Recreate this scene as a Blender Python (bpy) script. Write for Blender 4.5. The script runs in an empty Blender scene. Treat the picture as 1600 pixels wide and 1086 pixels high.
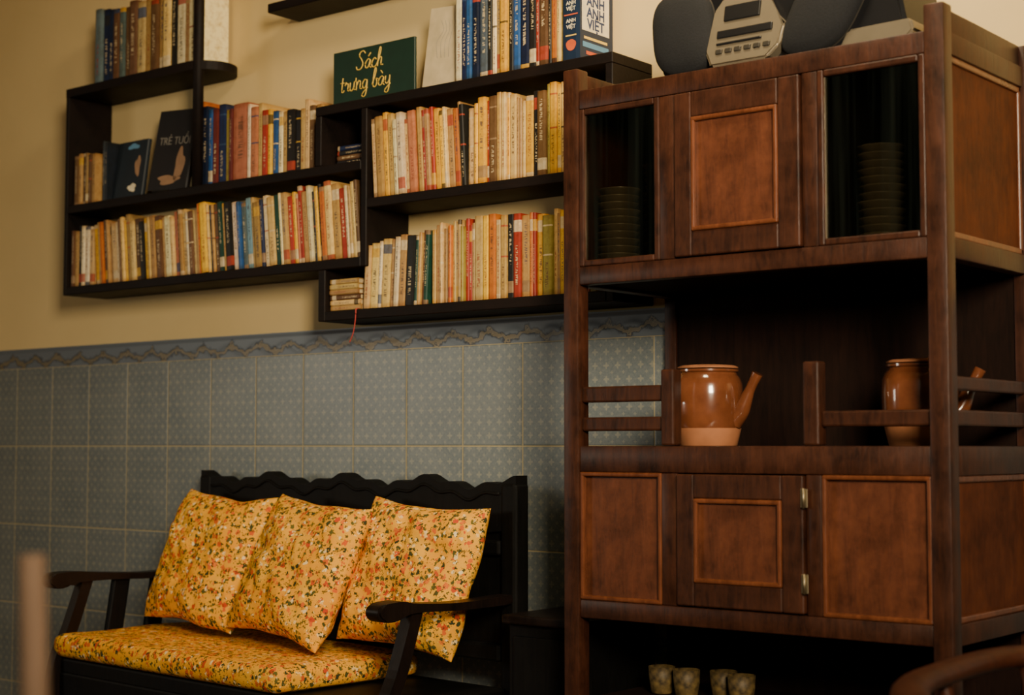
import bpy, bmesh, math, random
from mathutils import Vector, Matrix, Euler, noise as mnoise
random.seed(11)
S = bpy.context.scene
COL = S.collection
pi = math.pi

# ------------------------------------------------------------------ materials
def newmat(name):
    m = bpy.data.materials.new(name); m.use_nodes = True
    nt = m.node_tree
    return m, nt, nt.nodes["Principled BSDF"]

def setin(nt, sock, v):
    if isinstance(v, bpy.types.NodeSocket):
        nt.links.new(v, sock)
    else:
        sock.default_value = v

def M(nt, op, a, b=0.0, clamp=False):
    n = nt.nodes.new("ShaderNodeMath"); n.operation = op; n.use_clamp = clamp
    setin(nt, n.inputs[0], a); setin(nt, n.inputs[1], b)
    return n.outputs[0]

def MIX(nt, fac, a, b, blend='MIX'):
    n = nt.nodes.new("ShaderNodeMix"); n.data_type = 'RGBA'; n.blend_type = blend
    setin(nt, n.inputs[0], fac)
    for s, v in ((n.inputs[6], a), (n.inputs[7], b)):
        if isinstance(v, tuple) and len(v) == 3: v = (*v, 1)
        setin(nt, s, v)
    return n.outputs[2]

def RAMP(nt, fac, stops, interp='LINEAR'):
    n = nt.nodes.new("ShaderNodeValToRGB"); cr = n.color_ramp; cr.interpolation = interp
    while len(cr.elements) < len(stops): cr.elements.new(0.5)
    for e, (p, c) in zip(cr.elements, stops):
        e.position = p; e.color = (*c, 1) if len(c) == 3 else c
    nt.links.new(fac, n.inputs[0]); return n.outputs[0]

def NOISE(nt, vec, scale, detail=4, rough=0.5, dist=0.0):
    n = nt.nodes.new("ShaderNodeTexNoise"); n.inputs["Scale"].default_value = scale
    n.inputs["Detail"].default_value = detail; n.inputs["Roughness"].default_value = rough
    n.inputs["Distortion"].default_value = dist
    if vec is not None: nt.links.new(vec, n.inputs["Vector"])
    return n.outputs["Fac"]

def COORD(nt, kind="Object"):
    return nt.nodes.new("ShaderNodeTexCoord").outputs[kind]

def MAPP(nt, vec, scale=(1, 1, 1), loc=(0, 0, 0)):
    n = nt.nodes.new("ShaderNodeMapping"); n.inputs["Scale"].default_value = scale
    n.inputs["Location"].default_value = loc
    nt.links.new(vec, n.inputs["Vector"]); return n.outputs[0]

def BUMP(nt, bsdf, h, strength=0.2, dist=0.002):
    n = nt.nodes.new("ShaderNodeBump"); n.inputs["Strength"].default_value = strength
    n.inputs["Distance"].default_value = dist
    nt.links.new(h, n.inputs["Height"]); nt.links.new(n.outputs[0], bsdf.inputs["Normal"])

def wood(name, dark, light, rough=0.4, stretch=(14, 14, 1.6), blot=6.0, coat=0.0, spec=0.4, bw=0.45):
    m, nt, b = newmat(name)
    v = COORD(nt)
    g = NOISE(nt, MAPP(nt, v, stretch), 5, 8, 0.66, 0.8)
    bl = NOISE(nt, v, blot, 7, 0.7)
    f = M(nt, 'ADD', M(nt, 'MULTIPLY', g, 1 - bw), M(nt, 'MULTIPLY', bl, bw))
    c = RAMP(nt, f, [(0.36, dark), (0.63, light)])
    nt.links.new(c, b.inputs["Base Color"])
    r = M(nt, 'ADD', M(nt, 'MULTIPLY', bl, 0.3), rough - 0.14)
    nt.links.new(r, b.inputs["Roughness"])
    b.inputs["Coat Weight"].default_value = coat; b.inputs["Coat Roughness"].default_value = 0.3
    b.inputs["Specular IOR Level"].default_value = spec
    BUMP(nt, b, M(nt, 'ADD', g, M(nt, 'MULTIPLY', bl, 1.2)), 0.35, 0.0018)
    return m

def plain(name, col, rough=0.5, metal=0.0, coat=0.0, var=0.12, scale=30, bump=0.0):
    m, nt, b = newmat(name)
    n = NOISE(nt, COORD(nt), scale, 4)
    lo = tuple(max(0, c * (1 - var)) for c in col); hi = tuple(min(1, c * (1 + var)) for c in col)
    nt.links.new(RAMP(nt, n, [(0.3, lo), (0.7, hi)]), b.inputs["Base Color"])
    b.inputs["Roughness"].default_value = rough; b.inputs["Metallic"].default_value = metal
    b.inputs["Coat Weight"].default_value = coat
    if bump: BUMP(nt, b, n, bump, 0.002)
    return m

CAB_FRAME = wood("cabinet_frame_wood", (0.012, 0.0040, 0.0021), (0.060, 0.0185, 0.0080), 0.42, (16, 16, 2.5), 12.0, 0.08, 0.35, bw=0.55)
CAB_PANEL = wood("cabinet_panel_wood", (0.036, 0.0105, 0.0042), (0.135, 0.040, 0.0155), 0.42, (14, 14, 2.6), 10.0, 0.10, bw=0.65)
CAB_SIDE = wood("cabinet_side_panel_wood", (0.040, 0.0108, 0.0040), (0.115, 0.033, 0.012), 0.62, (14, 14, 2.6), 9.0, 0.0, 0.12, bw=0.7)
CAB_EDGE = wood("cabinet_moulding_wood", (0.055, 0.016, 0.0062), (0.18, 0.055, 0.021), 0.30, coat=0.2)
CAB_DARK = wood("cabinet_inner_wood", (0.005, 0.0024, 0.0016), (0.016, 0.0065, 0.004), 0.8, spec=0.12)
SHELF_W = wood("shelf_dark_wood", (0.003, 0.002, 0.0016), (0.010, 0.005, 0.0035), 0.6, (1.6, 14, 14), spec=0.2)
SOFA_W = wood("bench_black_wood", (0.0012, 0.0012, 0.0011), (0.0045, 0.0040, 0.0036), 0.55, spec=0.18)
ARM_W = wood("bench_arm_wood", (0.0030, 0.0019, 0.0015), (0.011, 0.0056, 0.0038), 0.42, spec=0.28)
REDCHAIR = wood("red_brown_polished_wood", (0.022, 0.0062, 0.0026), (0.066, 0.018, 0.0072), 0.45, spec=0.28)
PALECHAIR = wood("pale_worn_wood", (0.30, 0.19, 0.12), (0.48, 0.31, 0.21), 0.6)
METAL = plain("hinge_metal", (0.30, 0.25, 0.16), 0.5, 1.0)
PAGES = plain("book_pages", (0.52, 0.40, 0.22), 0.9, var=0.2, scale=200)

WALL, nt, b = newmat("wall_paint_cream")
pos = nt.nodes.new("ShaderNodeNewGeometry").outputs["Position"]
n1 = NOISE(nt, pos, 1.3, 5, 0.6)
n2 = NOISE(nt, pos, 60, 3, 0.6)
nt.links.new(RAMP(nt, n1, [(0.3, (0.62, 0.455, 0.20)), (0.7, (0.70, 0.525, 0.245))]), b.inputs["Base Color"])
b.inputs["Roughness"].default_value = 0.7
BUMP(nt, b, n2, 0.15, 0.002)

TILE, nt, b = newmat("blue_grey_wall_tiles")
pos = nt.nodes.new("ShaderNodeNewGeometry").outputs["Position"]
sep = nt.nodes.new("ShaderNodeSeparateXYZ"); nt.links.new(pos, sep.inputs[0])
X, Y, Z = sep.outputs
tx = M(nt, 'DIVIDE', M(nt, 'ADD', X, 2.375 + 19.0), 0.19)
tz = M(nt, 'DIVIDE', M(nt, 'ADD', Z, 10.0 - 0.95), 0.25)
fx = M(nt, 'FRACT', tx); fz = M(nt, 'FRACT', tz)
ex = M(nt, 'MULTIPLY', M(nt, 'MINIMUM', fx, M(nt, 'SUBTRACT', 1.0, fx)), 0.19)
ez = M(nt, 'MULTIPLY', M(nt, 'MINIMUM', fz, M(nt, 'SUBTRACT', 1.0, fz)), 0.25)
edge = M(nt, 'MINIMUM', ex, ez)
grout = M(nt, 'LESS_THAN', edge, 0.0015)
def dots(ox, per, r0, r1):
    a = M(nt, 'SUBTRACT', M(nt, 'FRACT', M(nt, 'ADD', M(nt, 'DIVIDE', M(nt, 'ADD', X, 20.0), per), ox)), 0.5)
    c = M(nt, 'SUBTRACT', M(nt, 'FRACT', M(nt, 'ADD', M(nt, 'DIVIDE', M(nt, 'ADD', Z, 20.0), per), ox)), 0.5)
    d = M(nt, 'SQRT', M(nt, 'ADD', M(nt, 'MULTIPLY', a, a), M(nt, 'MULTIPLY', c, c)))
    ang = nt.nodes.new("ShaderNodeMath"); ang.operation = 'ARCTAN2'
    nt.links.new(a, ang.inputs[0]); nt.links.new(c, ang.inputs[1])
    pet = M(nt, 'MULTIPLY', M(nt, 'COSINE', M(nt, 'MULTIPLY', ang.outputs[0], 4.0)), r1)
    return M(nt, 'LESS_THAN', d, M(nt, 'ADD', pet, r0))
dm = M(nt, 'MAXIMUM', dots(0.0, 0.032, 0.19, 0.07), dots(0.5, 0.032, 0.10, 0.04))
tn = NOISE(nt, pos, 7, 5, 0.7)
fine = NOISE(nt, pos, 150, 2, 0.7)
basec = RAMP(nt, M(nt, 'ADD', M(nt, 'MULTIPLY', tn, 0.5), M(nt, 'MULTIPLY', fine, 0.5)), [(0.35, (0.100, 0.124, 0.134)), (0.65, (0.172, 0.190, 0.184))])
c1 = MIX(nt, M(nt, 'MULTIPLY', dm, 0.36), basec, (0.37, 0.345, 0.235))
c2 = MIX(nt, M(nt, 'MULTIPLY', grout, 0.85), c1, (0.46, 0.37, 0.19))
nt.links.new(c2, b.inputs["Base Color"])
nt.links.new(M(nt, 'ADD', M(nt, 'MULTIPLY', grout, 0.4), 0.36), b.inputs["Roughness"])
BUMP(nt, b, M(nt, 'MINIMUM', edge, 0.004), 0.4, 0.4)

BORDER, nt, b = newmat("blue_printed_border_tile")
pos = nt.nodes.new("ShaderNodeNewGeometry").outputs["Position"]
wn = nt.nodes.new("ShaderNodeTexNoise"); wn.inputs["Scale"].default_value = 55; wn.inputs["Detail"].default_value = 3
nt.links.new(pos, wn.inputs["Vector"])
vm = nt.nodes.new("ShaderNodeMix"); vm.data_type = 'VECTOR'; vm.inputs[0].default_value = 0.030
nt.links.new(pos, vm.inputs[4]); nt.links.new(wn.outputs["Color"], vm.inputs[5])
sep = nt.nodes.new("ShaderNodeSeparateXYZ"); nt.links.new(vm.outputs[1], sep.inputs[0])
X, Y, Z = sep.outputs
PER = 0.115
zz = M(nt, 'SUBTRACT', Z, 1.174)
ph = M(nt, 'MULTIPLY', X, 2 * pi / PER)
wv = M(nt, 'ADD', M(nt, 'MULTIPLY', M(nt, 'SINE', ph), 0.0085), 0.025)
stem = M(nt, 'SUBTRACT', M(nt, 'ABSOLUTE', M(nt, 'SUBTRACT', zz, wv)), 0.0030)
def ring(off, zc, r):
    u = M(nt, 'MULTIPLY', M(nt, 'SUBTRACT', M(nt, 'FRACT', M(nt, 'ADD', M(nt, 'DIVIDE', M(nt, 'ADD', X, 20 * PER), PER), off)), 0.5), PER)
    w = M(nt, 'SUBTRACT', zz, zc)
    dd = M(nt, 'SQRT', M(nt, 'ADD', M(nt, 'MULTIPLY', u, u), M(nt, 'MULTIPLY', w, w)))
    return M(nt, 'ABSOLUTE', M(nt, 'SUBTRACT', dd, r))
dmin = M(nt, 'MINIMUM', stem, M(nt, 'MINIMUM', ring(0.27, 0.036, 0.007), ring(0.77, 0.014, 0.007)))
nn = NOISE(nt, pos, 140, 3, 0.7)
dw = M(nt, 'MULTIPLY', M(nt, 'ADD', dmin, M(nt, 'MULTIPLY', M(nt, 'SUBTRACT', nn, 0.5), 0.008)), 100.0)
bc = RAMP(nt, dw, [(0.0, (0.15, 0.125, 0.08)), (0.08, (0.23, 0.195, 0.125)), (0.18, (0.085, 0.075, 0.056)), (0.28, (0.026, 0.030, 0.038)), (0.50, (0.050, 0.062, 0.082)), (0.85, (0.110, 0.132, 0.160))])
nt.links.new(bc, b.inputs["Base Color"]); b.inputs["Roughness"].default_value = 0.42

FLOOR, nt, b = newmat("floor_ceramic_tiles")
pos = nt.nodes.new("ShaderNodeNewGeometry").outputs["Position"]
bk = nt.nodes.new("ShaderNodeTexBrick"); bk.offset = 0.0
bk.inputs["Scale"].default_value = 1.0; bk.inputs["Brick Width"].default_value = 0.3; bk.inputs["Row Height"].default_value = 0.3
bk.inputs["Mortar Size"].default_value = 0.004
bk.inputs["Color1"].default_value = (0.10, 0.05, 0.03, 1); bk.inputs["Color2"].default_value = (0.08, 0.043, 0.028, 1)
bk.inputs["Mortar"].default_value = (0.05, 0.04, 0.03, 1)
nt.links.new(pos, bk.inputs["Vector"]); nt.links.new(bk.outputs[0], b.inputs["Base Color"])
b.inputs["Roughness"].default_value = 0.4

FLORAL, nt, b = newmat("yellow_floral_fabric")
v = COORD(nt)
def vor(scale, loc):
    n = nt.nodes.new("ShaderNodeTexVoronoi"); n.inputs["Scale"].default_value = scale
    dv = nt.nodes.new("ShaderNodeTexNoise"); dv.inputs["Scale"].default_value = scale * 2.2
    mp = MAPP(nt, v, (1, 1, 1), loc)
    nt.links.new(mp, dv.inputs["Vector"])
    mx = nt.nodes.new("ShaderNodeMix"); mx.data_type = 'VECTOR'; mx.inputs[0].default_value = 0.016
    nt.links.new(mp, mx.inputs[4]); nt.links.new(dv.outputs["Color"], mx.inputs[5])
    nt.links.new(mx.outputs[1], n.inputs["Vector"])
    return n
base = RAMP(nt, NOISE(nt, v, 14, 3), [(0.35, (0.86, 0.36, 0.012)), (0.65, (0.92, 0.46, 0.030))])
cur = base
for scale, loc, keep, thr, colr in [
        (78, (0.3, 0.1, 0.7), 0.46, 0.44, [(0.0, (0.03, 0.045, 0.02)), (0.5, (0.13, 0.12, 0.025)), (1.0, (0.02, 0.03, 0.02))]),
        (62, (1.3, 2.1, 0.2), 0.44, 0.42, [(0.0, (0.66, 0.09, 0.02)), (0.4, (0.82, 0.21, 0.03)), (1.0, (0.55, 0.06, 0.02))]),
        (76, (4.3, 0.1, 3.2), 0.24, 0.38, [(0.0, (0.95, 0.78, 0.44)), (1.0, (0.95, 0.62, 0.22))]),
        (125, (7.3, 5.1, 1.2), 0.42, 0.40, [(0.0, (0.03, 0.04, 0.02)), (1.0, (0.14, 0.09, 0.02))])]:
    n = vor(scale, loc)
    sp = nt.nodes.new("ShaderNodeSeparateColor"); nt.links.new(n.outputs["Color"], sp.inputs[0])
    mask = M(nt, 'MULTIPLY', M(nt, 'LESS_THAN', n.outputs["Distance"], thr), M(nt, 'LESS_THAN', sp.outputs[0], keep))
    cc = RAMP(nt, sp.outputs[1], colr)
    cur = MIX(nt, mask, cur, cc)
nt.links.new(cur, b.inputs["Base Color"]); b.inputs["Roughness"].default_value = 0.85
b.inputs["Specular IOR Level"].default_value = 0.15
BUMP(nt, b, NOISE(nt, v, 400, 2), 0.2, 0.001)

GLASS = bpy.data.materials.new("cabinet_glass"); GLASS.use_nodes = True
nt = GLASS.node_tree; nt.nodes.remove(nt.nodes["Principled BSDF"])
out = nt.nodes["Material Output"]
tr = nt.nodes.new("ShaderNodeBsdfTransparent"); tr.inputs[0].default_value = (0.54, 0.53, 0.47, 1)
gl = nt.nodes.new("ShaderNodeBsdfGlossy"); gl.inputs["Roughness"].default_value = 0.14; gl.inputs["Color"].default_value = (0.9, 0.8, 0.6, 1)
wv2 = NOISE(nt, MAPP(nt, COORD(nt), (16, 1, 0.5)), 2.5, 3, 0.6)
fac = M(nt, 'MULTIPLY', M(nt, 'SUBTRACT', wv2, 0.45, True), 1.0, True)
fac = M(nt, 'ADD', fac, 0.03)
mx = nt.nodes.new("ShaderNodeMixShader")
nt.links.new(fac, mx.inputs[0]); nt.links.new(tr.outputs[0], mx.inputs[1]); nt.links.new(gl.outputs[0], mx.inputs[2])
nt.links.new(mx.outputs[0], out.inputs[0])

POT, nt, b = newmat("brown_glazed_stoneware")
n = NOISE(nt, COORD(nt), 18, 5, 0.6)
nt.links.new(RAMP(nt, n, [(0.3, (0.105, 0.031, 0.012)), (0.7, (0.185, 0.059, 0.023))]), b.inputs["Base Color"])
b.inputs["Roughness"].default_value = 0.18; b.inputs["Coat Weight"].default_value = 1.0; b.inputs["Coat Roughness"].default_value = 0.03
POTB = plain("unglazed_terracotta", (0.42, 0.165, 0.07), 0.6)
PLATE = plain("dim_glazed_stoneware", (0.21, 0.165, 0.12), 0.3, coat=0.2)
CUP = plain("patterned_cup_ceramic", (0.10, 0.065, 0.020), 0.6, var=0.8, scale=70)
SILVER = plain("silver_plastic", (0.23, 0.19, 0.13), 0.38, 0.5, var=0.05)
SILVER2 = plain("dark_silver_plastic", (0.05, 0.044, 0.035), 0.4, 0.4, var=0.05)
BLACKP = plain("black_plastic", (0.005, 0.005, 0.006), 0.4)
GRILLE = plain("black_speaker_cloth", (0.004, 0.0045, 0.006), 0.9, var=0.4, scale=300, bump=0.3)
SIGNG = plain("green_painted_board", (0.004, 0.022, 0.012), 0.55)
SIGNY = plain("yellow_paint", (0.70, 0.45, 0.06), 0.6)
INKW = plain("cream_ink", (0.74, 0.64, 0.44), 0.6)
INKG = plain("grey_title_ink", (0.20, 0.18, 0.15), 0.6)
INKB = plain("navy_ink", (0.015, 0.035, 0.11), 0.6)
INKK = plain("grey_ink", (0.22, 0.20, 0.17), 0.6)
INKR = plain("red_ink", (0.58, 0.09, 0.02), 0.6)
INKT = plain("tan_ink", (0.30, 0.17, 0.09), 0.6)
LBLUE = plain("light_blue_ink", (0.10, 0.24, 0.38), 0.6)
YEL = plain("yellow_ink", (0.75, 0.50, 0.08), 0.6)
RIBBON = plain("red_ribbon", (0.40, 0.04, 0.03), 0.7)

def book_mat(name, bands, text, tr):
    m, nt, b = newmat(name)
    info = nt.nodes.new("ShaderNodeObjectInfo")
    g = COORD(nt, "Generated")
    sp = nt.nodes.new("ShaderNodeSeparateXYZ"); nt.links.new(g, sp.inputs[0])
    gx, gy, gz = sp.outputs
    front = M(nt, 'LESS_THAN', gy, 0.06)
    cur = info.outputs["Color"]
    wear = NOISE(nt, COORD(nt, "Object"), 45, 4, 0.7)
    rnd = info.outputs["Random"]
    bandc = RAMP(nt, M(nt, 'FRACT', M(nt, 'MULTIPLY', rnd, 7.31)), [(0.0, (0.64, 0.52, 0.32)), (0.3, (0.36, 0.05, 0.025)), (0.5, (0.03, 0.06, 0.13)), (0.6, (0.62, 0.36, 0.04)), (0.75, (0.30, 0.19, 0.10)), (0.9, (0.02, 0.018, 0.015))], 'CONSTANT')
    for z0, z1 in bands:
        msk = M(nt, 'MULTIPLY', M(nt, 'GREATER_THAN', gz, z0), M(nt, 'LESS_THAN', gz, z1))
        msk = M(nt, 'MULTIPLY', msk, front)
        cur = MIX(nt, M(nt, 'MULTIPLY', msk, 0.85), cur, bandc)
    mp = MAPP(nt, g, (2.2, 0.0, 66.0))
    add = nt.nodes.new("ShaderNodeVectorMath"); add.operation = 'ADD'
    cmb = nt.nodes.new("ShaderNodeCombineXYZ"); nt.links.new(M(nt, 'MULTIPLY', rnd, 50.0), cmb.inputs[1])
    nt.links.new(mp, add.inputs[0]); nt.links.new(cmb.outputs[0], add.inputs[1])
    tn = NOISE(nt, add.outputs[0], 1.0, 1, 0.5)
    tm = M(nt, 'GREATER_THAN', tn, 0.52)
    tm = M(nt, 'MULTIPLY', tm, M(nt, 'LESS_THAN', M(nt, 'ABSOLUTE', M(nt, 'SUBTRACT', gx, 0.5)), 0.16))
    tm = M(nt, 'MULTIPLY', tm, M(nt, 'MULTIPLY', M(nt, 'GREATER_THAN', gz, text[0]), M(nt, 'LESS_THAN', gz, text[1])))
    tm = M(nt, 'MULTIPLY', tm, front)
    tm = M(nt, 'MULTIPLY', tm, 0.75)
    bw = nt.nodes.new("ShaderNodeRGBToBW"); nt.links.new(info.outputs["Color"], bw.inputs[0])
    tcol = MIX(nt, M(nt, 'GREATER_THAN', bw.outputs[0], 0.13), (0.60, 0.48, 0.28), tr)
    cur = MIX(nt, tm, cur, tcol)
    cur = MIX(nt, 1.0, cur, RAMP(nt, wear, [(0.25, (0.64, 0.53, 0.38)), (0.55, (1, 1, 1))]), 'MULTIPLY')
    ed = M(nt, 'ABSOLUTE', M(nt, 'SUBTRACT', gz, 0.5))
    cur = MIX(nt, 1.0, cur, RAMP(nt, ed, [(0.42, (1, 1, 1)), (0.5, (0.72, 0.60, 0.46))]), 'MULTIPLY')
    nt.links.new(cur, b.inputs["Base Color"])
    b.inputs["Roughness"].default_value = 0.5
    b.inputs["Specular IOR Level"].default_value = 0.3
    return m
BOOKM = [book_mat("book_cover_plain", [], (0.3, 0.85), (0.10, 0.05, 0.03)),
         book_mat("book_cover_worn", [], (0.15, 0.55), (0.25, 0.04, 0.02)),
         book_mat("book_cover_banded", [(0.0, 0.06), (0.94, 1.0)], (0.25, 0.8), (0.26, 0.05, 0.03)),
         book_mat("book_cover_top_block", [(0.78, 0.92)], (0.15, 0.62), (0.06, 0.05, 0.05)),
         book_mat("book_cover_low_block", [(0.06, 0.20)], (0.4, 0.9), (0.05, 0.05, 0.09)),
         book_mat("book_cover_half", [(0.49, 0.51), (0.86, 0.88)], (0.1, 0.42), (0.12, 0.05, 0.03))]

# ------------------------------------------------------------------ mesh helpers
def add_box(bm, x0, x1, y0, y1, z0, z1, bev=0.0, seg=2, mi=0):
    r = bmesh.ops.create_cube(bm, size=1.0)
    vs = r["verts"]
    for v in vs:
        v.co = Vector(((x0 + x1) / 2 + v.co.x * (x1 - x0), (y0 + y1) / 2 + v.co.y * (y1 - y0), (z0 + z1) / 2 + v.co.z * (z1 - z0)))
    if mi:
        for f in {f for v in vs for f in v.link_faces}: f.material_index = mi
    if bev > 0:
        es = list({e for v in vs for e in v.link_edges})
        bmesh.ops.bevel(bm, geom=es, offset=bev, segments=seg, affect='EDGES', profile=0.5)

def add_beam(bm, p0, p1, w, h, bev=0.0):
    p0, p1 = Vector(p0), Vector(p1); d = p1 - p0; L = d.length
    q = d.to_track_quat('Z', 'Y').to_matrix().to_4x4()
    r = bmesh.ops.create_cube(bm, size=1.0)
    for v in r["verts"]:
        t = v.co.z + 0.5
        v.co = p0 + (q @ Vector((v.co.x * w, v.co.y * h, t * L)))
    if bev > 0:
        es = list({e for v in r["verts"] for e in v.link_edges})
        bmesh.ops.bevel(bm, geom=es, offset=bev, segments=2, affect='EDGES', profile=0.5)

def lathe(bm, prof, n=32, c=(0, 0, 0), mi=0):
    rings = []
    for r, z in prof:
        if r < 1e-6: rings.append([bm.verts.new((c[0], c[1], c[2] + z))])
        else: rings.append([bm.verts.new((c[0] + r * math.cos(2 * pi * i / n), c[1] + r * math.sin(2 * pi * i / n), c[2] + z)) for i in range(n)])
    for a, b2 in zip(rings, rings[1:]):
        for i in range(n):
            j = (i + 1) % n
            if len(a) == 1 and len(b2) == 1: continue
            if len(a) == 1: f = bm.faces.new((a[0], b2[j], b2[i]))
            elif len(b2) == 1: f = bm.faces.new((a[i], a[j], b2[0]))
            else: f = bm.faces.new((a[i], a[j], b2[j], b2[i]))
            f.material_index = mi; f.smooth = True

def crom(pts, k=6):
    pts = [Vector(p) for p in pts]
    P = [pts[0]] + pts + [pts[-1]]; out = []
    for i in range(1, len(P) - 2):
        for s in range(k):
            t = s / k; a, b2, c, d = P[i - 1], P[i], P[i + 1], P[i + 2]
            out.append(0.5 * ((2 * b2) + (c - a) * t + (2 * a - 5 * b2 + 4 * c - d) * t * t + (-a + 3 * b2 - 3 * c + d) * t ** 3))
    out.append(pts[-1]); return out

def tube(bm, pts, rad, n=12, flat=1.0, cap=True):
    pts = [Vector(p) for p in pts]; rings = []
    up = Vector((0, 0, 1))
    for i, p in enumerate(pts):
        t = (pts[min(i + 1, len(pts) - 1)] - pts[max(i - 1, 0)]).normalized()
        a = t.cross(up)
        if a.length < 1e-3: a = t.cross(Vector((0, 1, 0)))
        a.normalize(); c = a.cross(t).normalized()
        r = rad[i] if isinstance(rad, (list, tuple)) else rad
        rings.append([bm.verts.new(p + a * r * math.cos(2 * pi * k / n) + c * r * flat * math.sin(2 * pi * k / n)) for k in range(n)])
    for a, b2 in zip(rings, rings[1:]):
        for k in range(n):
            j = (k + 1) % n
            f = bm.faces.new((a[k], a[j], b2[j], b2[k])); f.smooth = True
    if cap:
        bm.faces.new(rings[0][::-1]); bm.faces.new(rings[-1])

def prism(bm, poly, y0, y1):
    a = [bm.verts.new((x, y0, z)) for x, z in poly]; c = [bm.verts.new((x, y1, z)) for x, z in poly]
    bm.faces.new(a); bm.faces.new(c[::-1])
    for i in range(len(poly)):
        j = (i + 1) % len(poly); bm.faces.new((a[j], a[i], c[i], c[j]))

def finish(bm, name, mats, parent=None, origin=None):
    bmesh.ops.recalc_face_normals(bm, faces=bm.faces)
    xs = [v.co for v in bm.verts]
    if origin is None:
        mn = Vector((min(c.x for c in xs), min(c.y for c in xs), min(c.z for c in xs)))
        mxx = Vector((max(c.x for c in xs), max(c.y for c in xs), max(c.z for c in xs)))
        origin = Vector(((mn.x + mxx.x) / 2, (mn.y + mxx.y) / 2, mn.z))
    origin = Vector(origin)
    for v in bm.verts: v.co -= origin
    me = bpy.data.meshes.new(name); bm.to_mesh(me); bm.free()
    if not isinstance(mats, (list, tuple)): mats = [mats]
    for m in mats: me.materials.append(m)
    o = bpy.data.objects.new(name, me); COL.objects.link(o)
    o.location = origin
    if parent is not None:
        o.parent = parent; o.location = origin - parent.location
    return o

def tag(o, label, cat, group=None):
    o["label"] = label; o["category"] = cat
    if group: o["group"] = group
    return o

def empty(name, loc, label, cat, group=None):
    e = bpy.data.objects.new(name, None); e.empty_display_size = 0.1
    e.location = loc; COL.objects.link(e); tag(e, label, cat, group); return e

def smooth(o, ang=40):
    for p in o.data.polygons: p.use_smooth = True
    try:
        o.data.set_sharp_from_angle(angle=math.radians(ang))
    except Exception: pass
    return o

def structure(o):
    o["kind"] = "structure"; return o

# ------------------------------------------------------------------ room shell
XL, XR, YF, ZC = -6.2, 1.6, -4.6, 3.0
def slab(name, *a, mat=WALL):
    bm = bmesh.new(); add_box(bm, *a); return structure(finish(bm, name, mat))
slab("wall_back", XL, XR, 0.0, 0.15, 0, ZC)
slab("wall_left", XL - 0.15, XL, YF, 0.15, 0, ZC)
slab("wall_right", XR, XR + 0.15, YF, 0.15, 0, ZC)
slab("floor", XL - 0.15, XR + 0.15, YF, 0.15, -0.1, 0.0, mat=FLOOR)
slab("ceiling", XL - 0.15, XR + 0.15, YF, 0.15, ZC, ZC + 0.1)
slab("trim_1", XL, XR, -0.008, 0.0, 0.0, 1.20, mat=TILE)
bm = bmesh.new()
nx, nz = 1200, 12
x0b, x1b = -5.6, 0.0
grid = []
for i in range(nx + 1):
    x = x0b + (x1b - x0b) * i / nx; col = []
    for j in range(nz + 1):
        t = j / nz; z = 1.20 + 0.062 * t
        wave = 0.33 + 0.14 * math.sin(2 * pi * (x + 0.015) / 0.115)
        ridge = math.exp(-((t - wave) / 0.14) ** 2)
        h = 0.008 + 0.0015 * ridge + (0.003 if t > 0.9 else 0)
        col.append(bm.verts.new((x, -h, z)))
    grid.append(col)
for i in range(nx):
    for j in range(nz):
        bm.faces.new((grid[i][j], grid[i + 1][j], grid[i + 1][j + 1], grid[i][j + 1]))
top = [bm.verts.new((grid[i][nz].co.x, 0.0, 1.262)) for i in range(nx + 1)]
for i in range(nx): bm.faces.new((grid[i][nz], grid[i + 1][nz], top[i + 1], top[i]))
structure(smooth(finish(bm, "trim_2", BORDER), 60))

# ------------------------------------------------------------------ wall shelf
shelf = empty("wall_bookshelf", (-3.0, -0.08, 1.268), "dark-stained wooden stepped bookshelf fixed to the cream wall", "bookshelf")
def sboard(name, x0, x1, z0, z1, y0=-0.16, y1=-0.001, label=None):
    bm = bmesh.new(); add_box(bm, x0, x1, y0, y1, z0, z1, 0.002, 1)
    o = finish(bm, name, SHELF_W, shelf)
    if label: o["label"] = label
    return o
sboard("side_panel", -4.015, -4.00, 1.40, 2.00)
sboard("shelf_board", -4.00, -2.775, 1.40, 1.425)
sboard("shelf_board", -4.00, -2.775, 1.645, 1.67)
bm = bmesh.new()
outl = [(-4.015, 0.001), (-4.015, 0.16)]
outl += [(-3.455 + 0.08 * math.sin(a), 0.08 + 0.08 * math.cos(a)) for a in [pi * k / 16 for k in range(0, 17)]]
a = [bm.verts.new((x, -y, 2.00)) for x, y in outl]; c = [bm.verts.new((x, -y, 2.025)) for x, y in outl]
bm.faces.new(a); bm.faces.new(c[::-1])
for i in range(len(outl)):
    j = (i + 1) % len(outl); bm.faces.new((a[j], a[i], c[i], c[j]))
o = finish(bm, "shelf_board", SHELF_W, shelf); o["label"] = "shelf board with a rounded end"
bm = bmesh.new(); lathe(bm, [(0, 0), (0.015, 0), (0.015, 0.9), (0, 0.9)], 16, (-3.425, -0.143, 1.67)); finish(bm, "post", SHELF_W, shelf)
sboard("side_panel", -2.775, -2.755, 1.40, 1.80)
sboard("side_panel", -2.94, -2.918, 1.67, 1.80)
sboard("shelf_board", -2.94, -2.00, 1.80, 1.825)
sboard("shelf_board", -2.755, -2.02, 1.546, 1.57)
sboard("side_panel", -2.925, -2.90, 1.268, 1.40)
sboard("shelf_board", -2.90, -2.02, 1.268, 1.293)
sboard("side_panel", -2.02, -2.00, 1.268, 1.80)
bm = bmesh.new(); add_box(bm, -2.916, -2.777, -0.012, -0.001, 1.675, 1.795); finish(bm, "back_panel", SHELF_W, shelf)
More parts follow.
